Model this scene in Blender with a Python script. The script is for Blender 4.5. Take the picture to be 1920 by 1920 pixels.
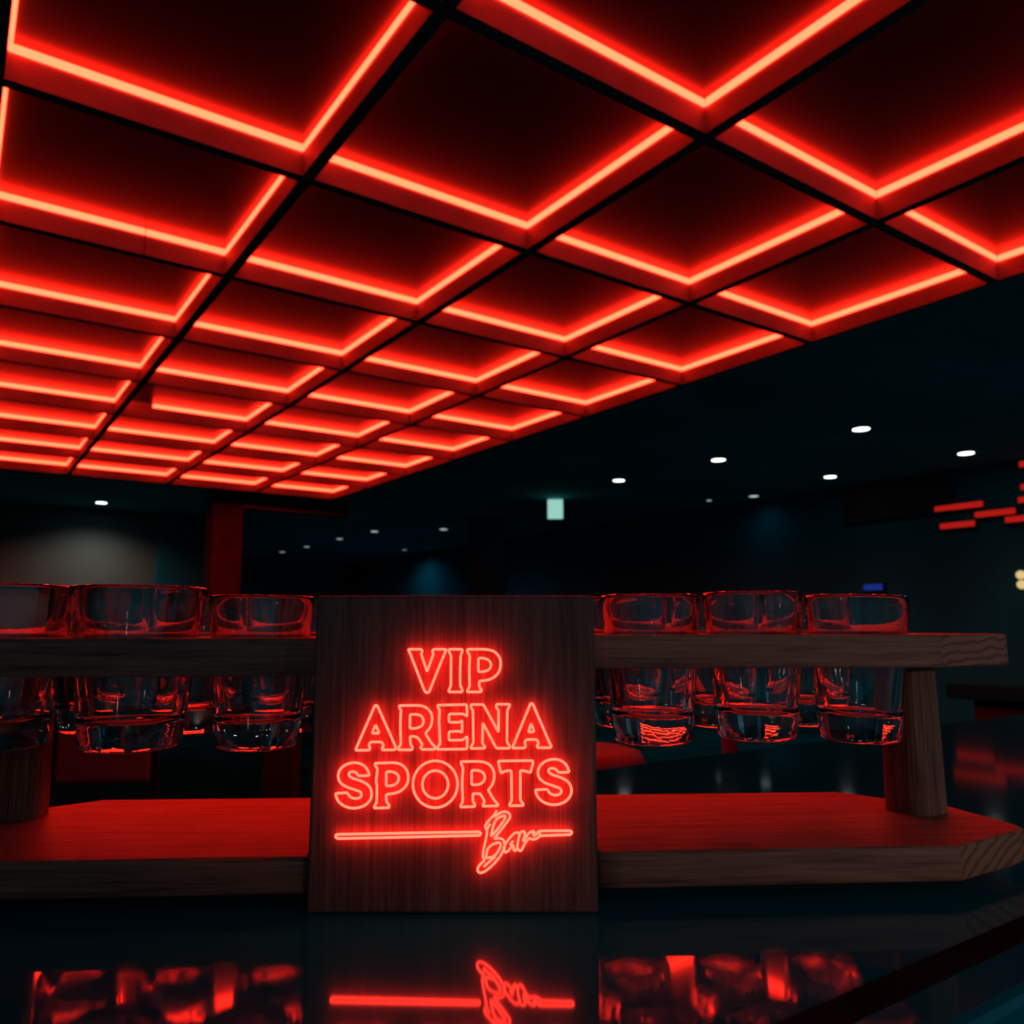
import bpy, bmesh, math, random
from mathutils import Vector, Matrix
random.seed(4)
for o in list(bpy.data.objects): bpy.data.objects.remove(o)
S = bpy.context.scene
C = S.collection
R = math.radians

# ------------------------------------------------------------------ camera
PHI = R(34.75)              # heading of the lens, to the right of the room's +Y axis
PITCH = R(8.06)
COUNTER = 1.08              # height of the bar counter
EYE = COUNTER + 0.1203
cam = bpy.data.cameras.new('camera'); co = bpy.data.objects.new('camera', cam); C.objects.link(co)
cam.sensor_width = 36; cam.lens = 36 * 1516 / 1920
cam.clip_start = 0.01; cam.clip_end = 100
co.location = (0, 0, EYE); co.rotation_euler = (R(90) + PITCH, 0, -PHI)
cam.dof.use_dof = True; cam.dof.focus_distance = 0.385; cam.dof.aperture_fstop = 17
S.camera = co

# ------------------------------------------------------------------ world, view, lamps
w = bpy.data.worlds.new('World'); S.world = w; w.use_nodes = True
bgn = w.node_tree.nodes['Background']
bgn.inputs['Color'].default_value = (0.13, 0.60, 0.85, 1)
bgn.inputs['Strength'].default_value = 0.095
S.view_settings.view_transform = 'Standard'
try: S.view_settings.look = 'None'
except Exception: pass
S.view_settings.exposure = 0; S.view_settings.gamma = 1
S.view_settings.use_curve_mapping = False

CEIL = EYE + 1.62           # dark ceiling
GRID = EYE + 1.50           # lower edge of the lit coffers

def spot(loc, target, energy, col, angle, blend=0.6, size=0.05):
    l = bpy.data.lights.new('lamp', 'SPOT'); l.energy = energy; l.color = col
    l.spot_size = R(angle); l.spot_blend = blend; l.shadow_soft_size = size
    o = bpy.data.objects.new('lamp', l); C.objects.link(o)
    o.location = loc
    o.rotation_euler = (Vector(target) - Vector(loc)).to_track_quat('-Z', 'Y').to_euler()
    return o

def rm(x, y, z=0.0):
    """metres right of / ahead of / above the lens -> room coordinates"""
    return Vector((x * math.cos(PHI) + y * math.sin(PHI), -x * math.sin(PHI) + y * math.cos(PHI), EYE + z))

# added unseen fill lamps behind the lens, kept low to brighten the rack fronts
spot(rm(1.05, -0.75, 0.16), rm(0.34, 0.42, -0.09), 7.2, (1.0, 0.78, 0.66), 34, 1.0, 0.02)
spot(rm(-0.35, -1.3, 0.30), rm(-0.02, 0.4, -0.05), 1.1, (1.0, 0.84, 0.74), 40, 1.0, 0.02)

# ------------------------------------------------------------------ helpers
def tag(o, label=None, cat=None, group=None, kind=None):
    if label: o['label'] = label
    if cat: o['category'] = cat
    if group: o['group'] = group
    if kind: o['kind'] = kind
    return o
def empty(name, loc, rz=0, label=None, cat=None, group=None):
    o = bpy.data.objects.new(name, None); C.objects.link(o)
    o.empty_display_size = 0.05
    o.location = loc; o.rotation_euler = (0, 0, rz)
    return tag(o, label, cat, group)
def link(name, me, mat=None, parent=None, loc=None, rot=None):
    if mat and not me.materials: me.materials.append(mat)
    o = bpy.data.objects.new(name, me); C.objects.link(o)
    if parent: o.parent = parent
    if loc is not None: o.location = loc
    if rot is not None: o.rotation_euler = rot
    return o
def mesh(name, bm, smooth=False):
    me = bpy.data.meshes.new(name); bm.normal_update(); bm.to_mesh(me); bm.free()
    if smooth:
        for p in me.polygons: p.use_smooth = True
    return me
def obj(name, bm, mat, parent=None, loc=None, rot=None, smooth=False):
    return link(name, mesh(name, bm, smooth), mat, parent, loc, rot)
def box(bm, x0, x1, y0, y1, z0, z1, bev=0, seg=2):
    r = bmesh.ops.create_cube(bm, size=1)
    for v in r['verts']:
        v.co = Vector((x0 + (v.co.x + .5) * (x1 - x0), y0 + (v.co.y + .5) * (y1 - y0), z0 + (v.co.z + .5) * (z1 - z0)))
    if bev:
        es = list({e for v in r['verts'] for e in v.link_edges})
        bmesh.ops.bevel(bm, geom=es, offset=bev, segments=seg, profile=.5, affect='EDGES')
    return bm
def newbox(*a, **k): return box(bmesh.new(), *a, **k)
def lathe(bm, prof, n=48, closed=False):
    rings = []
    for r, z in prof:
        if r < 1e-6: rings.append([bm.verts.new((0, 0, z))])
        else: rings.append([bm.verts.new((r * math.cos(2 * math.pi * k / n), r * math.sin(2 * math.pi * k / n), z)) for k in range(n)])
    for a, b in zip(rings, rings[1:]):
        for k in range(n):
            k2 = (k + 1) % n
            if len(a) == 1 and len(b) == 1: continue
            if len(a) == 1: bm.faces.new((a[0], b[k2], b[k]))
            elif len(b) == 1: bm.faces.new((a[k], a[k2], b[0]))
            else: bm.faces.new((a[k], a[k2], b[k2], b[k]))
    bmesh.ops.recalc_face_normals(bm, faces=bm.faces)
    return bm
def cyl(bm, p0, p1, r0, r1=None, n=12):
    r1 = r0 if r1 is None else r1
    p0, p1 = Vector(p0), Vector(p1); d = (p1 - p0).normalized()
    a = d.orthogonal().normalized(); b = d.cross(a)
    rg = [[bm.verts.new(p + (a * math.cos(2 * math.pi * k / n) + b * math.sin(2 * math.pi * k / n)) * r) for k in range(n)] for p, r in ((p0, r0), (p1, r1))]
    for k in range(n): bm.faces.new((rg[0][k], rg[0][(k + 1) % n], rg[1][(k + 1) % n], rg[1][k]))
    bm.faces.new(rg[0][::-1]); bm.faces.new(rg[1])
    return bm

# ------------------------------------------------------------------ materials
def nodes(name):
    m = bpy.data.materials.new(name); m.use_nodes = True
    nt = m.node_tree; return m, nt, nt.nodes['Principled BSDF']
def plain(name, col, rough=.6, spec=.3, metal=0, noise=0.0, nscale=20):
    m, nt, b = nodes(name)
    b.inputs['Base Color'].default_value = (*col, 1); b.inputs['Roughness'].default_value = rough
    b.inputs['Specular IOR Level'].default_value = spec; b.inputs['Metallic'].default_value = metal
    if noise:
        tc = nt.nodes.new('ShaderNodeTexCoord'); n = nt.nodes.new('ShaderNodeTexNoise'); n.inputs['Scale'].default_value = nscale; n.inputs['Detail'].default_value = 5
        r = nt.nodes.new('ShaderNodeValToRGB')
        r.color_ramp.elements[0].position = .3; r.color_ramp.elements[1].position = .7
        r.color_ramp.elements[0].color = (*[c * (1 - noise) for c in col], 1); r.color_ramp.elements[1].color = (*[c * (1 + noise) for c in col], 1)
        nt.links.new(tc.outputs['Object'], n.inputs['Vector']); nt.links.new(n.outputs['Fac'], r.inputs['Fac']); nt.links.new(r.outputs['Color'], b.inputs['Base Color'])
    return m
def glow(name, col, strength=1):
    m, nt, b = nodes(name)
    b.inputs['Base Color'].default_value = (0.005, 0.005, 0.005, 1); b.inputs['Specular IOR Level'].default_value = 0
    b.inputs['Emission Color'].default_value = (*col, 1); b.inputs['Emission Strength'].default_value = strength
    return m
def wood(name, dark, mid, light, axis='X', scale=1.0, rough=.55, bump=.25, knots=()):
    """grain runs along `axis`"""
    m, nt, b = nodes(name); L = nt.links
    tc = nt.nodes.new('ShaderNodeTexCoord')
    def stretched(lo, hi, seed):
        mp = nt.nodes.new('ShaderNodeMapping')
        sc = [hi * scale] * 3; sc['XYZ'.index(axis)] = lo * scale
        mp.inputs['Scale'].default_value = sc; mp.inputs['Location'].default_value = (seed, seed * .7, seed * 1.3)
        L.new(tc.outputs['Object'], mp.inputs['Vector']); return mp
    def noise(vec, detail, dist=0):
        n = nt.nodes.new('ShaderNodeTexNoise'); n.inputs['Scale'].default_value = 1; n.inputs['Detail'].default_value = detail
        n.inputs['Roughness'].default_value = .62; n.inputs['Distortion'].default_value = dist
        L.new(vec.outputs['Vector'], n.inputs['Vector']); return n
    fine = noise(stretched(26, 900, 3), 6, .3)
    broad = noise(stretched(9, 150, 9), 5, 1.2)
    patch = noise(stretched(14, 30, 5), 3)
    mix = nt.nodes.new('ShaderNodeMath'); mix.operation = 'MULTIPLY_ADD'; mix.inputs[1].default_value = .45
    L.new(fine.outputs['Fac'], mix.inputs[0])
    m2 = nt.nodes.new('ShaderNodeMath'); m2.operation = 'MULTIPLY'; m2.inputs[1].default_value = .38; L.new(broad.outputs['Fac'], m2.inputs[0])
    m3 = nt.nodes.new('ShaderNodeMath'); m3.operation = 'MULTIPLY_ADD'; m3.inputs[1].default_value = .17; L.new(patch.outputs['Fac'], m3.inputs[0]); L.new(m2.outputs[0], m3.inputs[2])
    L.new(m3.outputs[0], mix.inputs[2])
    r = nt.nodes.new('ShaderNodeValToRGB'); e = r.color_ramp.elements
    e[0].position = .36; e[0].color = (*dark, 1); e[1].position = .64; e[1].color = (*light, 1)
    k = e.new(.5); k.color = (*mid, 1)
    L.new(mix.outputs[0], r.inputs['Fac'])
    out = r.outputs['Color']
    for (kx, ky, kz, kr) in knots:
        d = nt.nodes.new('ShaderNodeVectorMath'); d.operation = 'DISTANCE'; d.inputs[1].default_value = (kx, ky, kz); L.new(tc.outputs['Object'], d.inputs[0])
        mr = nt.nodes.new('ShaderNodeMapRange'); mr.inputs[1].default_value = kr * .5; mr.inputs[2].default_value = kr * 1.4; L.new(d.outputs['Value'], mr.inputs[0])
        mx = nt.nodes.new('ShaderNodeMixRGB'); mx.inputs[1].default_value = (.006, .004, .004, 1); L.new(mr.outputs[0], mx.inputs[0]); L.new(out, mx.inputs[2]); out = mx.outputs[0]
    L.new(out, b.inputs['Base Color'])
    b.inputs['Roughness'].default_value = rough; b.inputs['Specular IOR Level'].default_value = .25
    bp = nt.nodes.new('ShaderNodeBump'); bp.inputs['Strength'].default_value = bump; bp.inputs['Distance'].default_value = .0008
    L.new(mix.outputs[0], bp.inputs['Height']); L.new(bp.outputs['Normal'], b.inputs['Normal'])
    return m

M = {}
M['plank'] = wood('oiled plank wood', (.10, .036, .027), (.31, .118, .084), (.47, .20, .148), 'X', rough=.5, bump=.4)
M['post'] = wood('post wood', (.08, .03, .022), (.23, .094, .066), (.42, .19, .13), 'Z', rough=.6, bump=.4)
M['board'] = wood('sign board wood', (.08, .036, .029), (.165, .078, .062), (.25, .125, .10), 'Z', rough=.55, bump=.3,
                  knots=((.0475, -.018, .0165, .0013), (.0535, -.018, .112, .0009)))
m, nt, b = nodes('end grain wood')                      # growth rings on the cut ends
tc = nt.nodes.new('ShaderNodeTexCoord'); mp = nt.nodes.new('ShaderNodeMapping'); mp.inputs['Location'].default_value = (0, -.028, .012)
wv = nt.nodes.new('ShaderNodeTexWave'); wv.wave_type = 'RINGS'; wv.rings_direction = 'X'
wv.inputs['Scale'].default_value = 75; wv.inputs['Distortion'].default_value = 4.5; wv.inputs['Detail'].default_value = 4; wv.inputs['Detail Scale'].default_value = 1.2
cr = nt.nodes.new('ShaderNodeValToRGB'); cr.color_ramp.elements[0].color = (.20, .085, .06, 1); cr.color_ramp.elements[0].position = .0
cr.color_ramp.elements[1].color = (.38, .168, .118, 1); cr.color_ramp.elements[1].position = .5
bp_ = nt.nodes.new('ShaderNodeBump'); bp_.inputs['Strength'].default_value = .35; bp_.inputs['Distance'].default_value = .0006
nt.links.new(tc.outputs['Object'], mp.inputs['Vector']); nt.links.new(mp.outputs['Vector'], wv.inputs['Vector'])
nt.links.new(wv.outputs['Fac'], cr.inputs['Fac']); nt.links.new(cr.outputs['Color'], b.inputs['Base Color'])
nt.links.new(wv.outputs['Fac'], bp_.inputs['Height']); nt.links.new(bp_.outputs['Normal'], b.inputs['Normal'])
b.inputs['Roughness'].default_value = .7; b.inputs['Specular IOR Level'].default_value = .15
M['endgrain'] = m
m, nt, b = nodes('clear glass')
b.inputs['Base Color'].default_value = (1, 1, 1, 1); b.inputs['Roughness'].default_value = 0.0
b.inputs['Transmission Weight'].default_value = 1; b.inputs['IOR'].default_value = 1.5
tc = nt.nodes.new('ShaderNodeTexCoord'); sx = nt.nodes.new('ShaderNodeSeparateXYZ'); nt.links.new(tc.outputs['Object'], sx.inputs[0])
nz = nt.nodes.new('ShaderNodeTexNoise'); nz.inputs['Scale'].default_value = 260; nz.inputs['Detail'].default_value = 2; nt.links.new(tc.outputs['Object'], nz.inputs['Vector'])
mr = nt.nodes.new('ShaderNodeMapRange'); mr.inputs[1].default_value = .0; mr.inputs[2].default_value = .012; mr.inputs[3].default_value = .22; mr.inputs[4].default_value = .03; nt.links.new(sx.outputs['Z'], mr.inputs[0])
gb = nt.nodes.new('ShaderNodeBump'); gb.inputs['Distance'].default_value = .0006      # pressed glass: a wavy foot
nt.links.new(nz.outputs['Fac'], gb.inputs['Height']); nt.links.new(mr.outputs[0], gb.inputs['Strength']); nt.links.new(gb.outputs['Normal'], b.inputs['Normal'])
M['glass'] = m
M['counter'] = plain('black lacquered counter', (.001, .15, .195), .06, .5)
M['strip'] = plain('counter edge wood strip', (.006, .012, .014), .9, .02, noise=.3)
M['tile'] = plain('black satin ceiling panel', (.008, .016, .018), .33, .16)
M['coffer'] = plain('dark brown coffer side', (.125, .125, .125), .7, .08, noise=.15, nscale=6)
M['led'] = glow('red led strip', (1.0, .0116, .0046), 42)
M['neon'] = glow('red neon tube', (1.0, .0235, .0135), 16)
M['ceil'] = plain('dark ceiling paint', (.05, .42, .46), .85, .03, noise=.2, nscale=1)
M['wall'] = plain('dark wall paint', (.008, .12, .16), .85, .03, noise=.2, nscale=1)
M['greywall'] = plain('grey wall paint', (.075, .135, .13), .85, .05, noise=.08, nscale=2)
M['brownwall'] = plain('red brown wall', (.032, .03, .028), .75, .1, noise=.2, nscale=3)
M['soffit'] = plain('lit soffit tint', (.14, .06, .05), .8, .1)  # colour raised to stand in for red light on the header beam
M['floor'] = plain('dark floor', (.001, .07, .09), .7, .0, noise=.4, nscale=2)
M['lamp'] = glow('white lamp disc', (1, .98, .95), 9)
M['dimlamp'] = glow('dim lamp disc', (.75, .95, 1.0), .9)
M['black'] = plain('black metal', (.008, .02, .025), .5, .2)
M['chrome'] = plain('brushed steel', (.6, .6, .6), .25, .5, 1)
M['exit'] = glow('pale green lit panel', (.30, .62, .54), 1.0)
M['bar'] = glow('red light bar', (1.0, .022, .016), .42)
M['blue'] = glow('blue screen', (.008, .035, .30), .7)
M['bulb'] = glow('warm bulb', (1, .72, .30), .75)
M['cushion'] = plain('stool leather', (.20, .10, .09), .45, .2)
M['teal'] = plain('dark teal laminate', (.003, .16, .17), .5, .02)
M['fabric'] = plain('dark red upholstery', (.12, .06, .058), .8, .1)

# ------------------------------------------------------------------ room shell
def struct(name, bm, mat, parent=None):
    o = obj(name, bm, mat, parent)
    if not parent: o['kind'] = 'structure'
    return o
struct('floor', newbox(-3, 10, -2, 20, -.1, 0), M['floor'])
struct('ceiling', newbox(-3, 10, -1.2, 20, CEIL, CEIL + .1), M['ceil'])
struct('wall_right', newbox(8.5, 8.65, -2, 20, 0, CEIL), M['wall'])
struct('wall_back', newbox(-3, 10, 19.6, 19.75, 0, CEIL), M['wall'])
struct('wall_side', newbox(-3.15, -3, -1, 20, 0, CEIL), M['wall'])
struct('wall_left', newbox(-3, 2.39, 12.4, 12.55, 0, CEIL), M['greywall'])
struct('wall_partition', newbox(2.39, 3.55, 12.25, 12.55, 0, CEIL), M['wall'])
# column and header beam at the end of the lit grid
struct('trim_1', newbox(2.45, 2.80, 9.62, 9.95, 0, CEIL, bev=.01), M['brownwall'])
struct('trim_2', newbox(2.80, 4.15, 9.66, 9.90, EYE + 1.40, CEIL), M['soffit'])
struct('trim_3', newbox(6.35, 6.75, 9.9, 10.3, 0, CEIL), M['wall'])
# dark red-brown board high on the right wall
tag(obj('wall_panel', newbox(8.44, 8.498, 4.2, 5.45, EYE + 1.18, EYE + 1.58), M['brownwall']),
    'long dark reddish panel high on the right wall above the red bars', 'panel')

# ------------------------------------------------------------------ lit ceiling coffers
PIT = .933; BX = -.048; BY = 1.569; GAP = .003; RIM = .020; DEPTH = .112
half = PIT / 2 - GAP / 2
inn = half - RIM
me_side = mesh('side_panel', newbox(-half, half, inn, half, 0, DEPTH))
me_end = mesh('side_panel', newbox(inn, half, -inn, inn, 0, DEPTH))
me_back = mesh('back_panel', newbox(-half, half, -half, half, DEPTH, DEPTH + .006))
ST, SH = .0035, .027
me_led = mesh('led_strip', newbox(-inn + .002, inn - .002, inn - ST - .001, inn - .001, DEPTH - SH - .002, DEPTH - .002, bev=.003, seg=1))
me_led2 = mesh('led_strip', newbox(inn - ST - .001, inn - .001, -inn + ST + .003, inn - ST - .003, DEPTH - SH - .002, DEPTH - .002, bev=.003, seg=1))
me_short = mesh('led_strip', newbox(-inn + .21, inn - .002, inn - ST - .001, inn - .001, DEPTH - SH - .002, DEPTH - .002, bev=.003, seg=1))
me_cut1 = mesh('led_strip', newbox(-inn + .002, .108, inn - ST - .001, inn - .001, DEPTH - SH - .002, DEPTH - .002, bev=.003, seg=1))
me_cut2 = mesh('led_strip', newbox(.111, inn - .002, inn - ST - .001, inn - .001, DEPTH - SH - .002, DEPTH - .002, bev=.003, seg=1))
me_left = mesh('led_strip', newbox(inn - .013, inn - .001, -inn + ST + .003, inn - ST - .003, DEPTH - SH - .002, DEPTH - .002, bev=.003, seg=1))
me_sideA = mesh('side_panel', newbox(-half, .108, inn, half, 0, DEPTH))
me_sideB = mesh('side_panel', newbox(.112, half, inn, half, 0, DEPTH))
for mm in (me_side, me_end, me_sideA, me_sideB): mm.materials.append(M['coffer'])
me_back.materials.append(M['tile'])
for mm in (me_led, me_led2, me_left, me_short, me_cut1, me_cut2): mm.materials.append(M['led'])
ORD = ['nearest', 'second', 'third', 'fourth', 'fifth', 'sixth', 'seventh', 'eighth', 'farthest']
COL = {3: 'in the column along the right edge', 2: 'second column from the right edge',
       1: 'third column from the right edge', 0: 'fourth column from the right edge'}
for i in range(4):
    for j in range(-1, 8):
        extra = ''
        if (i, j) == (1, 4): extra = ' with a short strip'
        if (i, j) == (0, 1): extra = ' with a jointed strip'
        t = empty('ceiling_coffer', (BX + (i + .5) * PIT + (.020 if i == 0 else 0), BY + (j + .5) * PIT, GRID), 0,
                  'square red-lit ceiling coffer%s, %s row, %s' % (extra, ORD[j + 1], COL[i]), 'ceiling light', 'red lit coffers of the ceiling grid')
        if i == 0: t.scale.x = 1 - .040 / PIT          # the outermost column is a little narrower
        def part(me, rz=0): link(me.name.split('.')[0], me, None, t, (0, 0, 0), (0, 0, rz))
        if (i, j) == (0, 1): part(me_sideA); part(me_sideB)
        else: part(me_side)
        part(me_side, math.pi); part(me_end); part(me_end, math.pi); part(me_back)
        if (i, j) == (1, 4): part(me_short)
        elif (i, j) == (0, 1): part(me_cut1); part(me_cut2)
        else: part(me_led)
        part(me_led, math.pi); part(me_led2); part(me_left if i == 0 else me_led2, math.pi)

# ------------------------------------------------------------------ downlights
def downlight(X, Y, r, mat, label, group, energy=0, warm=(1, .95, .88), cone=75):
    r *= .78
    t = empty('downlight', (X, Y, CEIL), 0, label, 'light', group)
    obj('trim_ring', lathe(bmesh.new(), [(r, -.004), (r + .018, -.006), (r + .02, 0), (r, 0), (r, -.004)], 24), M['black'], t)
    obj('lamp_disc', lathe(bmesh.new(), [(0, -.004), (r * .97, -.004), (r * .97, -.001), (0, -.001)], 24), mat, t)
    if energy: spot((X, Y, CEIL - .03), (X, Y, 0), energy, warm, cone, 1.0, r)
    return t
g = 'white downlights in the dark ceiling'
downlight(6.10, 3.72, .085, M['lamp'], 'largest white downlight, nearest of the row right of the red grid', g, 9, (1, .95, .88), 155)
downlight(6.10, 5.24, .085, M['lamp'], 'middle white downlight of the row right of the red grid', g, 9, (1, .95, .88), 155)
downlight(6.06, 6.64, .080, M['lamp'], 'farthest white downlight of the row, near the pale green sign', g, 9, (1, .95, .88), 155)
downlight(7.78, 3.70, .090, M['lamp'], 'white downlight at far right, above the red light bars', g, 12)
downlight(7.81, 5.16, .080, M['lamp'], 'white downlight of the outer row, above the dark reddish wall panel', g, 12)
downlight(1.56, 11.76, .085, M['lamp'], 'lone white downlight in front of the grey wall at left', g, 62, (1, .62, .54), 145)
g2 = 'faint downlights deep in the dark room'  # the teal spots under these are added fill, lifting the dark room's blacks
for (X, Y, r, lab) in ((5.91, 14.16, .075, 'dim round lamp beside the brightest faint lamp of the dark room'),
                       (5.95, 15.95, .07, 'dim round lamp second from the left in the dark room'),
                       (5.94, 17.40, .07, 'dim round lamp leftmost and lowest in the dark room'),
                       (5.93, 12.70, .085, 'brightest of the faint lamps deep in the dark room'),
                       (6.75, 11.75, .085, 'faint bluish lamp, rightmost of those left of the green sign'),
                       (7.9, 15.4, .05, 'tiny dim lamp lowest between the two brightest faint lamps')):
    downlight(X, Y, r, M['dimlamp'], lab, g2, 14, (.10, .75, 1.0), 165)
downlight(8.2, 6.5, .075, M['dimlamp'], 'faint bluish lamp below the outer white downlight', g2, 1.0, (.10, .72, 1.0), 165)
downlight(8.0, 7.05, .04, M['dimlamp'], 'tiny faint lamp left of the faint bluish one on the right', g2)

# ------------------------------------------------------------------ pale green sign, light bars, small lights
t = empty('lit_sign', (6.27, 8.07, CEIL), -PHI - R(4), 'small pale green lit sign box hanging from the dark ceiling', 'sign')
obj('sign_housing', newbox(-.108, .108, .0, .05, -.275, -.002, bev=.012), M['black'], t)
obj('sign_face', newbox(-.098, .098, -.012, .0, -.265, -.012, bev=.01), M['exit'], t)

def at_wall(u, v, X):                       # room point on the plane x = X seen in direction (u, v)
    a = (u - 960) / 1516; tt = (960 - v) / 1516
    d = rm(a, math.cos(PITCH) - math.sin(PITCH) * tt, 0); dz = math.sin(PITCH) + math.cos(PITCH) * tt
    k = X / d.x
    return Vector((X, d.y * k, EYE + dz * k))
bars = (((1752, 956), (1842, 943), 'upper left red light bar on the right wall'),
        ((1827, 966), (1903, 957), 'middle red light bar, between the staggered bars on the right wall'),
        ((1762, 988), (1827, 980), 'lowest and shortest whole red light bar on the right wall'),
        ((1884, 977), (1990, 962), 'red light bar low at the right edge of the photo'),
        ((1910, 872), (1990, 858), 'topmost red light bar, at the right edge of the photo'),
        ((1913, 914), (1990, 903), 'dull red light bar, second from the top at the right edge'),
        ((1908, 938), (1990, 928), 'red light bar just above the middle bar, at the right edge'))
for (a, b_, lab) in bars:
    p, q = at_wall(*a, 8.44), at_wall(*b_, 8.44)
    L_ = abs(p.y - q.y); z = (p.z + q.z) / 2
    t = empty('light_bar', (8.46, (p.y + q.y) / 2, z), 0, lab, 'light', 'red light bars on the right wall')
    obj('housing', newbox(0, .039, -L_ / 2 - .01, L_ / 2 + .01, -.035, .035, bev=.004, seg=1), M['black'], t)
    obj('lamp_tube', newbox(-.025, 0, -L_ / 2, L_ / 2, -.029, .029, bev=.01), M['bar'], t)
p = at_wall(1636, 1101, 8.44)
t = empty('small_screen', (8.47, p.y, p.z), 0, 'small blue lit screen behind the rightmost shot glass', 'screen')
obj('screen_frame', newbox(-.02, .029, -.125, .125, -.05, .05, bev=.005, seg=1), M['black'], t)
obj('screen_face', newbox(-.026, -.02, -.11, .11, -.032, .032), M['blue'], t)
for (u, v, lab) in ((1914, 1078, 'upper of two warm yellow bulbs at right edge'), (1916, 1096, 'lower of two warm yellow bulbs at right edge')):
    p = at_wall(u, v, 8.3)
    t = empty('wall_bulb', p, 0, lab, 'light', 'warm bulbs on the right wall')
    bm = bmesh.new(); bmesh.ops.create_uvsphere(bm, u_segments=16, v_segments=10, radius=.042); obj('bulb', bm, M['bulb'], t, smooth=True)
    obj('socket', cyl(bmesh.new(), (.03, 0, 0), (.2, 0, 0), .018, .03), M['black'], t)

# ------------------------------------------------------------------ bar counter
t = empty('bar_counter', (1.0, .345, 0), 0, 'black glossy bar counter carrying the shot glass rack', 'counter')
obj('counter_top', newbox(-2.2, 2.6, -.205, .20, COUNTER - .04, COUNTER, bev=.004), M['counter'], t)
obj('edge_strip', newbox(-2.2, 2.6, -.185, -.172, COUNTER - .001, COUNTER + .0003), M['strip'], t)
obj('front_panel', newbox(-2.18, 2.58, -.15, .15, .10, COUNTER - .04), M['black'], t)
obj('plinth', newbox(-2.16, 2.56, -.12, .12, 0, .10), M['black'], t)

# ------------------------------------------------------------------ far furniture
t = empty('bar_table', (4.9, 1.0, 0), 0, 'long dark bar table with a teal edge, right of the rack', 'table')
obj('table_top', newbox(-.4, .4, -2.0, 1.35, .815, .90, bev=.012), M['teal'], t)
obj('table_base', newbox(-.3, .3, -1.9, 1.25, 0, .815), M['brownwall'], t)

def stool(loc, rz, label):
    t = empty('bar_stool', loc, rz, label, 'stool')
    obj('seat', lathe(bmesh.new(), [(0, .70), (.19, .70), (.205, .715), (.21, .745), (.195, .775), (.15, .787), (0, .79)], 32), M['cushion'], t, smooth=True)
    for k in range(4):
        a = math.pi / 4 + k * math.pi / 2
        obj('leg', cyl(bmesh.new(), (.13 * math.cos(a), .13 * math.sin(a), .70), (.2 * math.cos(a), .2 * math.sin(a), 0), .014), M['chrome'], t)
    bm = bmesh.new()
    for k in range(24):
        a, b2 = 2 * math.pi * k / 24, 2 * math.pi * (k + 1) / 24
        cyl(bm, (.182 * math.cos(a), .182 * math.sin(a), .25), (.182 * math.cos(b2), .182 * math.sin(b2), .25), .009, n=8)
    obj('foot_ring', bm, M['chrome'], t)
    return t
p = rm(.246, 2.87); stool((p.x, p.y, 0), 0, 'round bar stool with a red-lit seat beyond the counter, right of the sign')

def chair(loc, rz, label):
    t = empty('dining_chair', loc, rz, label, 'chair')
    obj('seat', newbox(-.2, .2, -.2, .2, .43, .48, bev=.015), M['black'], t)
    obj('backrest', newbox(-.155, .155, -.215, -.185, .672, .98, bev=.012), M['fabric'], t)
    for x in (-.17, .17):
        obj('back_post', newbox(x - .012, x + .012, -.2, -.18, .46, .9), M['black'], t)
        for y in (-.17, .17): obj('leg', cyl(bmesh.new(), (x, y, .44), (x * 1.1, y * 1.1, 0), .014), M['black'], t)
    return t
p = rm(-1.42, 3.06); chair((p.x, p.y, 0), -PHI + R(6), 'dark red chair with a square backrest seen below the left glasses')
p = rm(-.99, 3.6)
t = empty('partition_post', (p.x, p.y, 0), -PHI, 'square reddish wooden post just left of the sign board', 'post')
obj('shaft', newbox(-.064, .064, -.064, .064, .03, 1.08, bev=.006), M['brownwall'], t)
obj('foot', newbox(-.085, .085, -.085, .085, 0, .03, bev=.005), M['brownwall'], t)
obj('cap', newbox(-.075, .075, -.075, .075, 1.08, 1.11, bev=.006), M['brownwall'], t)
p = rm(1.02, 3.9)
t = empty('barrier_post', (p.x, p.y, 0), 0, 'slim red post far behind the second right-hand glass', 'post')
obj('shaft', lathe(bmesh.new(), [(0, .02), (.035, .02), (.035, .70), (.045, .72), (.045, .76), (0, .78)], 20), M['fabric'], t)
obj('base', lathe(bmesh.new(), [(0, 0), (.15, 0), (.15, .015), (.04, .02), (0, .02)], 24), M['black'], t)

# ------------------------------------------------------------------ the shot glass rack
RZ = -PHI + R(3.3)
o0 = rm(-.0255, .3825)
rack = empty('shot_glass_rack', (o0.x, o0.y, COUNTER + .0004), RZ,
             'dark wooden shot glass rack with a neon sign board on the black counter', 'rack')
H = .1203                                   # eye above the counter

GR = [(.099, .0325, 's', -.0575, 0), (.1527, .0325, 's', -.0560, 0), (.2062, .0325, 's', -.0576, 1.5),
      (-.0982, .0325, 's', -.0584, 0), (-.1588, .0325, 'b', -.0582, 0), (-.2237, .0315, 'b', -.0576, 0),
      (.099, .0925, 's', -.0565, 0), (.1527, .0925, 's', -.0568, 0), (.2062, .0925, 's', -.0565, 0),
      (-.0985, .0930, 's', -.0580, 0), (-.1505, .0935, 's', -.0580, 0), (-.2030, .0960, 's', -.0580, 0)]
DIM = {'s': (.0197, .0256, .0735), 'b': (.0233, .0316, .0776)}
SH_L = (H - .0232, H - .0056); SH_R = (H - .0201, H - .0042)

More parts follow.
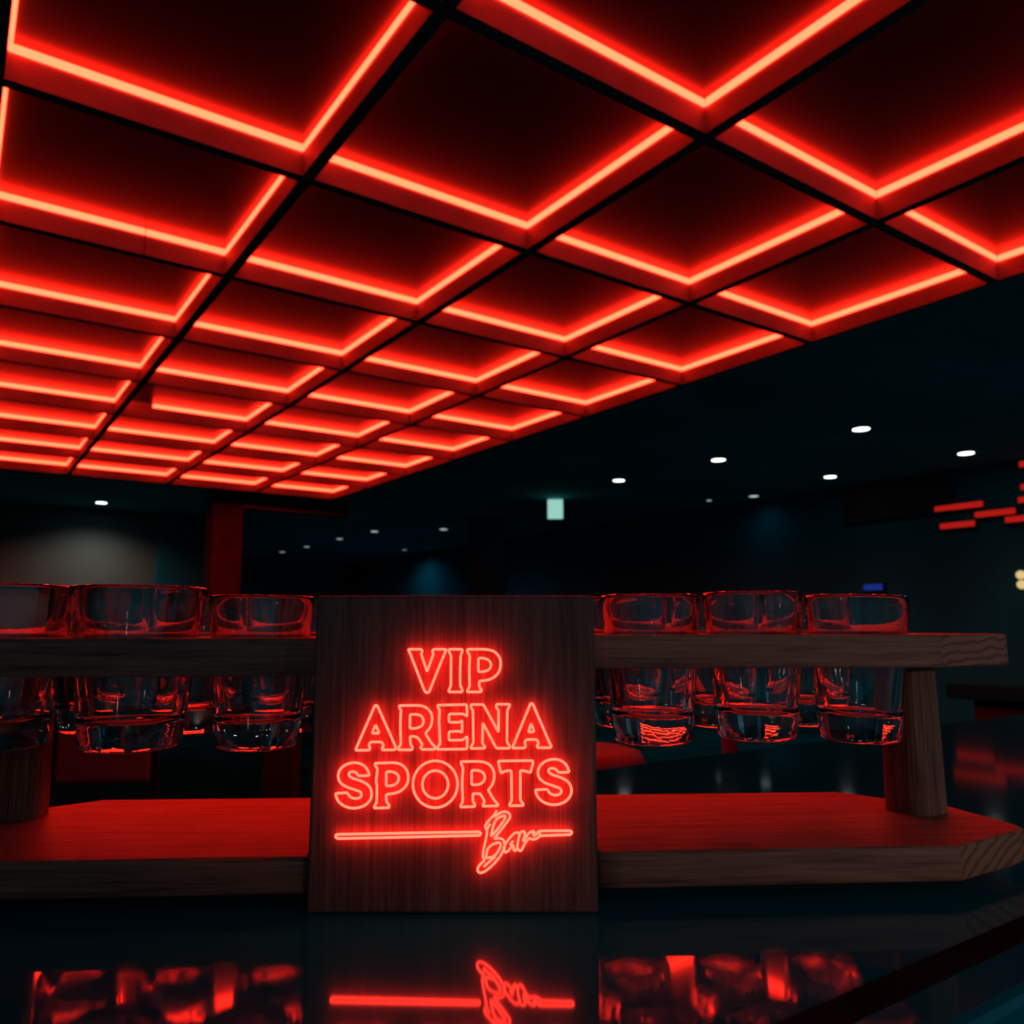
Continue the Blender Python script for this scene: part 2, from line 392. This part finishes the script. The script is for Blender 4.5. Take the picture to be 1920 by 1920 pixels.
def plank(name, outline, z0, z1, holes, bev, mat):
    cu = bpy.data.curves.new(name, 'CURVE'); cu.dimensions = '2D'; cu.fill_mode = 'BOTH'
    cu.extrude = (z1 - z0) / 2 - bev; cu.bevel_depth = bev; cu.bevel_resolution = 2; cu.offset = -bev
    def poly(pts):
        s = cu.splines.new('POLY'); s.points.add(len(pts) - 1)
        for q, (x, y) in zip(s.points, pts): q.co = (x, y, 0, 1)
        s.use_cyclic_u = True
    poly(outline)
    for (x, y, r) in holes: poly([(x + r * math.cos(-2 * math.pi * k / 40), y + r * math.sin(-2 * math.pi * k / 40)) for k in range(40)])
    tmp = bpy.data.objects.new('tmp', cu); C.objects.link(tmp)
    dg = bpy.context.evaluated_depsgraph_get()
    me = bpy.data.meshes.new_from_object(tmp.evaluated_get(dg), depsgraph=dg)
    me.name = name
    bpy.data.objects.remove(tmp); bpy.data.curves.remove(cu)
    me.materials.clear()
    for v in me.vertices: v.co.z += (z0 + z1) / 2
    me.materials.append(mat); me.materials.append(M['endgrain'])
    for p in me.polygons:
        if abs(p.normal.x) > .33 and abs(p.center.x) > .2: p.material_index = 1
    return link(name, me, mat, rack)
def wobble(pts, amp, step=.012):
    """an outline with slightly uneven edges, corners kept"""
    out = []
    for a, b2 in zip(pts, pts[1:] + pts[:1]):
        a, b2 = Vector(a), Vector(b2); n = max(1, int((b2 - a).length / step)); d = (b2 - a).normalized(); nn = Vector((-d.y, d.x))
        for k in range(n):
            q = a.lerp(b2, k / n)
            if k: q = q + nn * random.uniform(-amp, amp)
            out.append((q.x, q.y))
    return out
ZF, ZB0 = .0062, .0217        # under and upper side of the base board
RIGHT_END = [(.2335, 0), (.2790, .0225), (.2855, .0280), (.2865, .0350), (.2785, .0770), (.2310, .1215)]
LEFT_END = [(-.207, .1230), (-.262, .0850), (-.2860, .0400), (-.2850, .0320), (-.2780, .0240), (-.236, 0)]
o = plank('base_board', wobble([(-.2023, .1115), (-.2520, .0700), (-.2760, .0350), (-.2755, .0200), (-.2690, .0120), (-.2310, -.0135),
                            (-.0630, -.0140), (-.0625, .0005), (.0625, .0005), (.0630, -.0140),
                            (.2280, -.0125), (.2730, .0125), (.2797, .0185), (.2806, .0260), (.2722, .0666), (.2262, .1095)], .0003), ZF, ZB0, [], .0016, M['plank'])
for (x, y) in ((-.20, .018), (-.18, .085), (.19, .018), (.20, .085)):
    obj('foot', lathe(bmesh.new(), [(0, 0), (.009, 0), (.010, .001), (.010, ZF), (0, ZF)], 24), M['black'], rack, (x, y, 0))
hl = []
for (x, y, k, zb, tl) in GR:
    rb, rt, hh = DIM[k]
    top = (SH_R if x > 0 else SH_L)[1] - H
    hl.append((x, y, rb + (rt - rb) * (top - zb) / hh + .0003))
plank('upper_shelf', wobble([(-.0005, .002), (-.0005, .1215)] + LEFT_END, .0003), *SH_L, [h for h in hl if h[0] < 0], .0014, M['plank'])
plank('upper_shelf', wobble([(.0005, .1215), (.0005, .002)] + RIGHT_END, .0003), *SH_R, [h for h in hl if h[0] > 0], .0014, M['plank'])

def post(x, y, r0, r1, z1, rot):
    bm = bmesh.new(); n = 40; rings = []
    for z, r in ((ZB0, r0 * .985), (ZB0 + .001, r0), (.06, r0 * .55 + r1 * .45), (z1, r1)):
        ring = []
        for k in range(n):
            a = 2 * math.pi * k / n; c, s = math.cos(a), math.sin(a)
            q = (abs(c) ** 3.2 + abs(s) ** 3.2) ** (-1 / 3.2)
            ring.append(bm.verts.new((r * q * c, r * q * s, z)))
        rings.append(ring)
    for a, b2 in zip(rings, rings[1:]):
        for k in range(n): bm.faces.new((a[k], a[(k + 1) % n], b2[(k + 1) % n], b2[k]))
    bm.faces.new(rings[0][::-1]); bm.faces.new(rings[-1])
    return obj('post', bm, M['post'], rack, (x, y, 0), (0, 0, rot))
post(.2475, .0580, .0134, .0122, SH_R[0], R(24))
post(-.2270, .0715, .0113, .0103, SH_L[0], R(8))

# sign board, square to the lens rather than to the shelves
BW, BH, BT = .1234, .1336, .0160
sign = obj('sign_board', newbox(-BW / 2, BW / 2, -BT, 0, 0, BH, bev=.0013, seg=3), M['board'], rack, (0, -.0052, 0), (0, 0, R(-3.3)))

# neon lettering: outlines in 1/4.085 px of a 470 px wide window, turned into metres on the board
def bp(u, v):
    k = (v - 1118) / 596
    cx = 851 + k * (848.5 - 851); wd = 522 + k * (543 - 522)
    kk = k + .010 * (k - k * k)
    return ((u - cx) / wd * BW, BH * (1 - kk))
def Z4(X, Y): return bp(620 + X / 4.085, 1190 + Y / 4.085)
def Z5(X, Y): return bp(620 + X / 4.085, 1400 + Y / 4.085)
def ZB(X, Y): return bp(880 + X / 9.143, 1510 + Y / 9.143)
def rounded(pts, closed, rad):
    P = [Vector(p) for p in pts]; n = len(P); out = []
    for i in range(n):
        if not closed and i in (0, n - 1): out.append(P[i]); continue
        a, p, b2 = P[i - 1], P[i], P[(i + 1) % n]
        u, v = a - p, b2 - p
        if u.length < 1e-7 or v.length < 1e-7: continue
        turn = math.pi - u.angle(v)
        if turn < .05: out.append(p); continue
        lim = .5 * min(u.length, v.length)
        cut = lim if turn < R(52) else min(lim, rad)
        if turn < R(52): cut = min(cut, .0035)
        q0, q1 = p + u.normalized() * cut, p + v.normalized() * cut
        m_ = 5 if turn > .4 else 3
        for k in range(m_ + 1):
            t_ = k / m_; out.append(q0 * (1 - t_) ** 2 + p * 2 * t_ * (1 - t_) + q1 * t_ ** 2)
    res = [out[0]]
    for q in out[1:]:
        if (q - res[-1]).length > 2e-5: res.append(q)
    if closed and (res[0] - res[-1]).length < 2e-5: res.pop()
    return res
TR, TY = .00055, -BT - .0028
def tube(bm, pts, closed=True, rad=.0007, r=TR):
    P = rounded(pts, closed, rad); n = len(P); K = 6; rings = []
    for i, p in enumerate(P):
        a = P[i - 1] if (closed or i) else p; c = P[(i + 1) % n] if (closed or i < n - 1) else p
        d = (c - a).normalized(); nn = Vector((-d.y, d.x))
        ring = []
        for k in range(K):
            an = 2 * math.pi * k / K
            q = p + nn * r * math.cos(an)
            ring.append(bm.verts.new((q.x, TY - r * math.sin(an), q.y)))
        rings.append(ring)
    for i in range(n if closed else n - 1):
        a, b2 = rings[i], rings[(i + 1) % n]
        for k in range(K): bm.faces.new((a[k], a[(k + 1) % K], b2[(k + 1) % K], b2[k]))
    if not closed: bm.faces.new(rings[0]); bm.faces.new(rings[-1][::-1])
def letter(T, loops, r=TR, name='neon_letter'):
    bm = bmesh.new()
    for L_ in loops:
        closed = True
        if L_[0] == 'open': closed = False; L_ = L_[1:]
        tube(bm, [T(x, y) for x, y in L_], closed, r=r)
    bmesh.ops.recalc_face_normals(bm, faces=bm.faces)
    return obj(name, bm, M['neon'], sign, smooth=True)
letter(Z4, [[(590, 132), (692, 132), (698, 148), (690, 168), (735, 306), (783, 168), (774, 150), (782, 132), (882, 132), (866, 168), (756, 452), (747, 467), (726, 467), (716, 452), (608, 170)]])
letter(Z4, [[(900, 132), (1003, 132), (1001, 152), (990, 180), (986, 300), (988, 415), (1003, 445), (1003, 463), (900, 463), (903, 445), (917, 418), (917, 180), (902, 152)]])
letter(Z4, [[(1040, 132), (1190, 132), (1250, 148), (1288, 195), (1297, 248), (1285, 308), (1245, 352), (1190, 374), (1133, 378), (1131, 420), (1150, 448), (1146, 463), (1040, 463), (1045, 446), (1060, 420), (1055, 300), (1060, 180), (1042, 152)],
            [(1125, 200), (1165, 200), (1207, 216), (1225, 252), (1210, 290), (1170, 306), (1125, 308)]])
letter(Z4, [[(340, 570), (350, 565), (361, 572), (490, 858), (503, 890), (496, 906), (398, 907), (399, 892), (410, 876), (395, 846), (310, 846), (297, 872), (308, 890), (303, 908), (198, 910), (203, 892)],
            [(348, 715), (376, 780), (320, 780)]])
letter(Z4, [[(526, 568), (680, 566), (735, 582), (772, 628), (778, 680), (765, 735), (725, 780), (775, 860), (803, 885), (800, 903), (700, 903), (688, 888), (705, 868), (665, 806), (610, 802), (613, 865), (630, 886), (626, 906), (520, 906), (523, 890), (540, 865), (534, 700), (540, 605), (528, 585)],
            [(608, 636), (660, 634), (700, 650), (714, 686), (700, 725), (660, 742), (608, 744)]])
letter(Z4, [[(818, 565), (1038, 560), (1041, 652), (1015, 632), (904, 632), (904, 696), (985, 696), (1003, 680), (1003, 776), (985, 764), (904, 768), (904, 833), (1010, 832), (1043, 803), (1042, 900), (818, 903), (820, 885), (838, 860), (832, 740), (828, 690), (833, 600), (818, 582)]])
letter(Z4, [[(1070, 560), (1165, 560), (1280, 772), (1280, 602), (1262, 585), (1262, 558), (1364, 558), (1362, 574), (1346, 602), (1344, 850), (1367, 880), (1363, 894), (1264, 894), (1160, 700), (1158, 860), (1178, 880), (1175, 894), (1070, 896), (1073, 880), (1090, 855), (1085, 605), (1070, 582)]])
letter(Z4, [[(1521, 556), (1530, 550), (1540, 556), (1665, 850), (1681, 880), (1673, 890), (1575, 890), (1572, 875), (1585, 860), (1572, 828), (1490, 828), (1477, 855), (1487, 872), (1480, 892), (1386, 893), (1391, 876)],
            [(1527, 706), (1551, 769), (1506, 771)]])
S1 = [(306, 243), (285, 186), (240, 152), (185, 143), (125, 158), (80, 195), (65, 245), (78, 292), (120, 325), (190, 348), (237, 365), (249, 387), (236, 410), (195, 419), (157, 403), (139, 372), (48, 377), (64, 430), (105, 468), (160, 488), (220, 488), (280, 465), (318, 420), (325, 370), (305, 320), (250, 285), (180, 265), (149, 245), (149, 222), (175, 211), (205, 220), (222, 246)]
letter(Z5, [S1])
letter(Z5, [[(345, 150), (500, 145), (556, 162), (592, 208), (602, 265), (585, 322), (535, 365), (480, 380), (433, 384), (434, 440), (456, 465), (455, 484), (341, 487), (345, 470), (362, 445), (362, 310), (355, 290), (365, 190), (346, 166)],
            [(432, 213), (480, 213), (518, 232), (530, 266), (516, 300), (480, 320), (432, 322)]])
def ell(cx, cy, rx, ry, n=28): return [(cx + rx * math.cos(2 * math.pi * k / n), cy + ry * math.sin(2 * math.pi * k / n)) for k in range(n)]
letter(Z5, [ell(803, 308, 170, 177), ell(803, 310, 98, 105)])
letter(Z5, [[(996, 138), (1150, 135), (1210, 155), (1245, 200), (1250, 255), (1238, 310), (1203, 352), (1250, 430), (1279, 460), (1275, 471), (1164, 473), (1165, 458), (1178, 440), (1145, 380), (1088, 378), (1088, 440), (1106, 460), (1101, 476), (994, 479), (998, 462), (1012, 440), (1005, 290), (1013, 185), (997, 156)],
            [(1078, 203), (1130, 203), (1168, 221), (1181, 256), (1166, 295), (1130, 312), (1078, 313)]])
letter(Z5, [[(1278, 133), (1542, 130), (1540, 160), (1522, 222), (1500, 213), (1446, 202), (1446, 430), (1469, 455), (1468, 468), (1364, 470), (1368, 455), (1382, 430), (1378, 205), (1335, 207), (1300, 226), (1286, 170)]])
letter(Z5, [[(x + 1511 + (x - 190) * -.004, y - 26) for x, y in S1]])
letter(Z5, [[(52, 697), (58, 686), (75, 683), (600, 673), (1140, 664), (1151, 677), (1142, 690), (600, 703), (72, 714), (58, 708)]], name='neon_underline')
letter(ZB, [[(1195, 465), (1700, 462), (1730, 480), (1732, 500), (1705, 527), (1205, 545), (1185, 505)]], name='neon_underline')
thin = .00052
letter(ZB, [['open', (460, 125), (432, 188), (350, 270), (285, 345), (265, 400), (285, 440), (305, 455), (282, 600), (245, 760), (230, 870), (240, 925), (262, 960), (195, 1005), (148, 1075), (140, 1130), (185, 1163), (262, 1140), (380, 1050), (490, 930), (560, 830), (598, 720), (598, 650), (560, 600), (490, 582), (418, 600), (470, 530), (560, 420), (640, 315), (692, 240), (682, 180), (630, 145), (560, 145), (480, 185), (430, 235)],
            [(365, 560), (395, 420), (440, 280), (540, 218), (612, 208), (600, 262), (530, 370), (445, 475)],
            ['open', (290, 440), (320, 410), (350, 345)],
            [(282, 920), (300, 800), (330, 735), (400, 685), (490, 655), (532, 672), (530, 725), (480, 820), (420, 890)],
            ['open', (245, 1060), (330, 985), (440, 890)]], r=thin)
letter(ZB, [['open', (598, 700), (690, 570), (770, 497), (825, 490), (852, 520), (822, 640), (812, 745), (780, 798), (752, 785), (742, 690), (662, 795), (615, 827), (592, 795), (600, 700)],
            ['open', (742, 630), (690, 700)]], r=thin)
letter(ZB, [['open', (855, 520), (875, 482), (905, 470), (942, 485), (938, 520), (905, 650), (960, 560), (1020, 490), (1080, 465), (1105, 485), (1075, 520), (1092, 552), (1130, 525), (1160, 480), (1195, 465)],
            ['open', (815, 745), (848, 798), (880, 790), (960, 640), (1020, 580), (1058, 610), (1130, 600), (1205, 545)]], r=thin)

# ------------------------------------------------------------------ shot glasses
def shot_glass_mesh(rb, rt, h, name):
    def ro(z): return rb + (rt - rb) * z / h
    zi = .0125
    def wt(z): return .0019 + .0046 * (1 - z / h) ** 1.15          # the wall thickens towards the foot
    prof = [(0, .0008), (rb * .75, .0006), (rb - .0022, 0), (rb - .0008, .0006), (rb, .0022)]
    for k in range(1, 9): prof.append((ro(.0022 + (h - .0038) * k / 8), .0022 + (h - .0038) * k / 8))
    prof += [(rt - .0002, h - .0005), (rt - .00095, h), (rt - .0017, h - .0005)]
    for k in range(12, 0, -1):
        z = zi + .005 + (h - .0018 - zi - .005) * k / 12
        prof.append((ro(z) - wt(z), z))
    r_in = ro(zi + .005) - wt(zi + .005)
    for k in range(0, 6):
        a = k / 5 * math.pi / 2
        prof.append((r_in - .005 + .005 * math.cos(a), zi + .005 - .005 * math.sin(a)))
    prof += [(r_in * .4, zi + .0003), (0, zi + .0005)]
    return mesh(name, lathe(bmesh.new(), prof, 64), True)
me_s = shot_glass_mesh(*DIM['s'], 'shot_glass'); me_b = shot_glass_mesh(*DIM['b'], 'shot_glass')
LAB = ['front-row clear shot glass, first right of the sign board', 'front-row clear shot glass in the middle of the right side, standing highest',
       'front-row clear shot glass rightmost, beside the right post', 'front-row small clear shot glass, first left of the sign board',
       'large clear shot glass in the front row, second left of the sign board', 'large clear shot glass cut by the left edge of the photo',
       'back-row clear shot glass peeking between the sign board and the first right glass', 'back-row clear shot glass between the first and second right front glasses',
       'back-row clear shot glass between the second and third right front glasses', 'back-row clear shot glass peeking out just left of the sign board',
       'back-row clear shot glass between the small and large left front glasses', 'back-row clear shot glass between the two large left glasses']
c, s = math.cos(RZ), math.sin(RZ)
for (x, y, k, zb, tl), lab in zip(GR, LAB):
    o = link('shot_glass', me_s if k == 's' else me_b, M['glass'], None,
             (o0.x + x * c - y * s, o0.y + x * s + y * c, EYE + zb), (0, R(tl), RZ + random.uniform(0, 1)))
    if tl: o.rotation_euler = (R(tl) * math.sin(RZ) * -1, R(tl) * math.cos(RZ), 0)
    tag(o, lab, 'glass', 'shot glasses in the rack')
